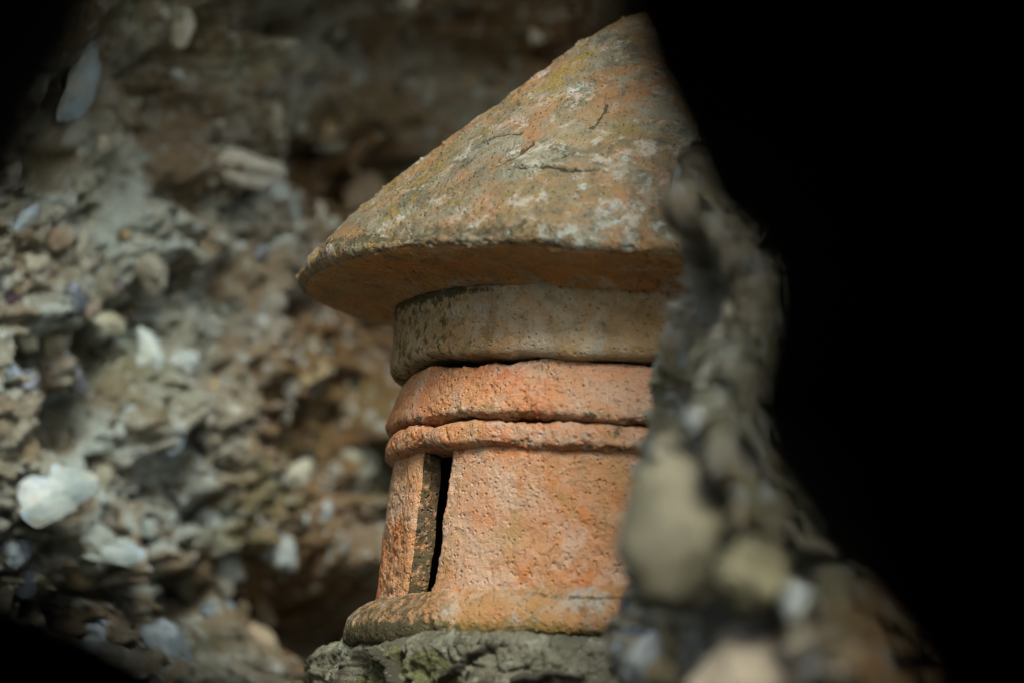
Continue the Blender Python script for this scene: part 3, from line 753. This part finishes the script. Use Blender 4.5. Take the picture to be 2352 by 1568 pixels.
edge_x = edge_x + 42 * sstep(1120, 980, ys) + 42 * sstep(330, 520, ys) * sstep(1040, 900, ys)
mid_d = tab([(-900, 2.75), (400, 2.66), (560, 2.62), (800, 2.56), (1000, 2.52), (1200, 2.46), (1400, 2.40), (1568, 2.36), (1700, 2.5), (4200, 2.0)])
nr = len(ys)
EP = P(edge_x, ys, edge_d); MP = P(mid_x, ys, mid_d)
FP = P(mid_x + 330, ys, mid_d - .05); RP = np.stack([np.full(nr, 1.15), np.full(nr, 2.2), FP[:, 2]], 1)
B1 = EP + np.array((.10, -.10, 0)); B2 = EP + np.array((.32, -.30, 0)); B3 = np.stack([np.full(nr, 1.15), np.full(nr, 2.35), EP[:, 2]], 1)
def seg(a, b, n, end=False):
    t = np.linspace(0, 1, n, endpoint=end); return a[:, None] * (1 - t[None, :, None]) + b[:, None] * t[None, :, None]
JV = np.concatenate([seg(B3, B2, 12), seg(B2, B1, 14), seg(B1, EP, 30), seg(EP, MP, 150), seg(MP, FP, 90), seg(FP, RP, 26, True)], 1)
# round the arris a little
for _ in range(6): JV[:, 1:-1] = .25 * JV[:, :-2] + .5 * JV[:, 1:-1] + .25 * JV[:, 2:]
JN = grid_normals(JV); p = JV.reshape(-1, 3)
q = p + .01 * np.stack([fbm(p, 25, 3, 301 + i) for i in range(3)], 1)
h = .010 * fbm(p, 8, 3, 311) + .022 * (billow(q, 15, 3, 305) - .45) + .013 * (billow(q, 38, 3, 325, .6) - .4) + .007 * (billow(p, 90, 2, 309) - .4) + .003 * fbm(p, 170, 2, 313)
jx, jy, jd = project(p)
sgn = -1.0 if (JN[300, 120] @ (CAM - JV[300, 120])) < 0 else 1.0
p = p + (sgn * h)[:, None] * JN.reshape(-1, 3)
p[:, 2] = np.clip(p[:, 2], -.02, 1.24)
br = np.clip(.7 * sstep(1250, 1500, jy) * sstep(1850, 2050, jx) + .3 * (fbm(p, 9, 3, 321) > .2), 0, 1)
broken = obj('broken_wall', mesh_from('broken_wall', p, grid_quads(nr, JV.shape[1], False, sgn < 0), M_JAMB, masks=np.stack([0 * br, .18 * sstep(1720, 1560, jx), br], 1)),
             label='jagged rubble edge of the near wall right of the gap', category='wall', kind='thing')
JP = p.reshape(JV.shape); JPX, JPY, JPD = project(JP.reshape(-1, 3))
def jstone(px, py, hw, hh, mat, kind='rubble', name='stone', spin=0.0, dd=0.0, var=None, thick=None, n=(-.55, -.8, .15)):
    c = np.argsort((JPX - px) ** 2 + (JPY - py) ** 2)[:6]; d = float(JPD[c].min()) + dd
    sc_ = S * d / DIST
    m = stone_mesh(kind, int(rng.integers(0, 6)) if var is None else var, mat)
    if name in ('stone', 'flint') and dd == 0.0: d += .016; hw *= 1.3; hh *= 1.3
    return set_piece(name, m, broken, P(px, py, d), n, (hw * sc_, hh * sc_, (thick or min(hw, hh)) * sc_), spin)
M_BOULDER = stone_mat('boulder_stone', (.125, .12, .072), (.18, .17, .11), (.07, .075, .03), .9, .2, .8, .0)
M_JPALE = stone_mat('jamb_pale_flint', (.20, .235, .22), (.29, .325, .30), (.09, .10, .09))
M_JBUFF = stone_mat('jamb_buff_rubble', (.165, .155, .105), (.225, .215, .155), (.07, .06, .035))
jstone(1564, 1215, 152, 188, M_BOULDER, 'cobble', 'boulder', -.06, dd=-.085, var=4, thick=130)
jstone(1745, 1335, 110, 95, M_BOULDER, 'rubble', 'stone', .3, dd=-.02, var=2, thick=90)
jstone(1800, 1590, 215, 180, M_SAND, 'rubble', 'sandstone_lump', .1, dd=-.03, var=3, thick=140, n=(-.3, -.8, .5))
for a in [(1500, 1510, 60, 55, M_JPALE), (1570, 1470, 50, 36, M_BROWN), (1560, 1560, 60, 40, M_BROWN), (1450, 1480, 34, 54, M_FLINT, 'flint'), (1446, 1375, 20, 50, M_FLINT, 'flint'), (1475, 1420, 26, 30, M_BLUE, 'flint'),
          (1872, 1305, 40, 26, M_BLUE, 'flint'), (1840, 1400, 34, 50, M_JPALE), (1925, 1480, 30, 36, M_FLINT, 'flint'), (1955, 1505, 24, 24, M_BLUE), (1890, 1530, 40, 26, M_JPALE), (1990, 1540, 26, 20, M_BLUE),
          (1562, 405, 17, 34, M_JPALE, 'cobble'), (1545, 440, 10, 24, M_BLUE), (1565, 500, 26, 24, M_BROWN), (1610, 540, 26, 22, M_BROWN),
          (1640, 625, 40, 26, M_JBUFF), (1700, 640, 46, 34, M_JBUFF), (1590, 725, 26, 20, M_BLUE),
          (1585, 830, 20, 24, M_BLUE, 'flint'), (1620, 815, 36, 30, M_JBUFF), (1645, 890, 40, 40, M_JBUFF),
          (1600, 975, 34, 24, M_JPALE), (1640, 985, 20, 16, M_BLUE), (1690, 1040, 26, 50, M_JBUFF), (1700, 720, 30, 40, M_BROWN),
          (1720, 1180, 36, 44, M_BROWN), (1760, 1240, 36, 30, M_JBUFF), (1670, 1400, 24, 30, M_FLINT, 'flint'), (2210, 1130, 20, 22, M_JPALE), (2060, 1250, 46, 24, M_BROWN), (2160, 1290, 50, 30, M_BROWN), (2250, 1450, 80, 60, M_BRICK)]:
    mt = a[4]; jstone(*a[:4], mt, a[5] if len(a) > 5 else 'rubble', 'flint' if mt in (M_FLINT, M_BLUE) else ('brick_fragment' if mt is M_BRICK else 'stone'), spin=float(rng.uniform(-.4, .4)))

# ------------------------------------------------------------------ nearest masonry: the dark mouth the camera looks through
mouth_pts = [(1350, -90, 1.25), (1367, 60, 1.25), (1395, 190, 1.25), (1437, 290, 1.25), (1490, 360, 1.25), (1538, 440, 1.25), (1563, 505, 1.25), (1613, 556, 1.25), (1673, 600, 1.25), (1686, 690, 1.25),
             (1673, 800, 1.24), (1648, 950, 1.22), (1693, 1080, 1.26), (1830, 1180, 1.22), (1925, 1270, 1.18), (1990, 1380, 1.14), (2040, 1568, 1.1), (2130, 1800, 1.05), (1800, 1950, 1.05),
             (900, 1800, 1.05), (680, 1640, 1.05), (450, 1485, 1.05), (250, 1365, 1.08), (85, 1275, 1.15), (-20, 1210, 1.2), (-170, 1100, 1.3), (-160, 760, 1.4), (-50, 470, 1.45), (75, 430, 1.3), (150, 375, 1.3),
             (188, 270, 1.3), (222, 175, 1.3), (272, 85, 1.3), (292, 0, 1.3), (315, -110, 1.3), (600, -400, 1.45), (1150, -400, 1.44)]
mp = np.array(mouth_pts + mouth_pts[:1]); s = np.concatenate([[0], np.cumsum(np.linalg.norm(np.diff(mp[:, :2], axis=0), axis=1))])
tt = np.linspace(0, s[-1], 420, endpoint=False); ring = np.stack([np.interp(tt, s, mp[:, i]) for i in range(3)], 1)
L = P(ring[:, 0], ring[:, 1], ring[:, 2])
ctr = P(np.array(1000.), np.array(750.), np.array(1.5))
dirv = L - ctr; dirv[:, 1] = 0; dirv /= np.linalg.norm(dirv, axis=1, keepdims=True)
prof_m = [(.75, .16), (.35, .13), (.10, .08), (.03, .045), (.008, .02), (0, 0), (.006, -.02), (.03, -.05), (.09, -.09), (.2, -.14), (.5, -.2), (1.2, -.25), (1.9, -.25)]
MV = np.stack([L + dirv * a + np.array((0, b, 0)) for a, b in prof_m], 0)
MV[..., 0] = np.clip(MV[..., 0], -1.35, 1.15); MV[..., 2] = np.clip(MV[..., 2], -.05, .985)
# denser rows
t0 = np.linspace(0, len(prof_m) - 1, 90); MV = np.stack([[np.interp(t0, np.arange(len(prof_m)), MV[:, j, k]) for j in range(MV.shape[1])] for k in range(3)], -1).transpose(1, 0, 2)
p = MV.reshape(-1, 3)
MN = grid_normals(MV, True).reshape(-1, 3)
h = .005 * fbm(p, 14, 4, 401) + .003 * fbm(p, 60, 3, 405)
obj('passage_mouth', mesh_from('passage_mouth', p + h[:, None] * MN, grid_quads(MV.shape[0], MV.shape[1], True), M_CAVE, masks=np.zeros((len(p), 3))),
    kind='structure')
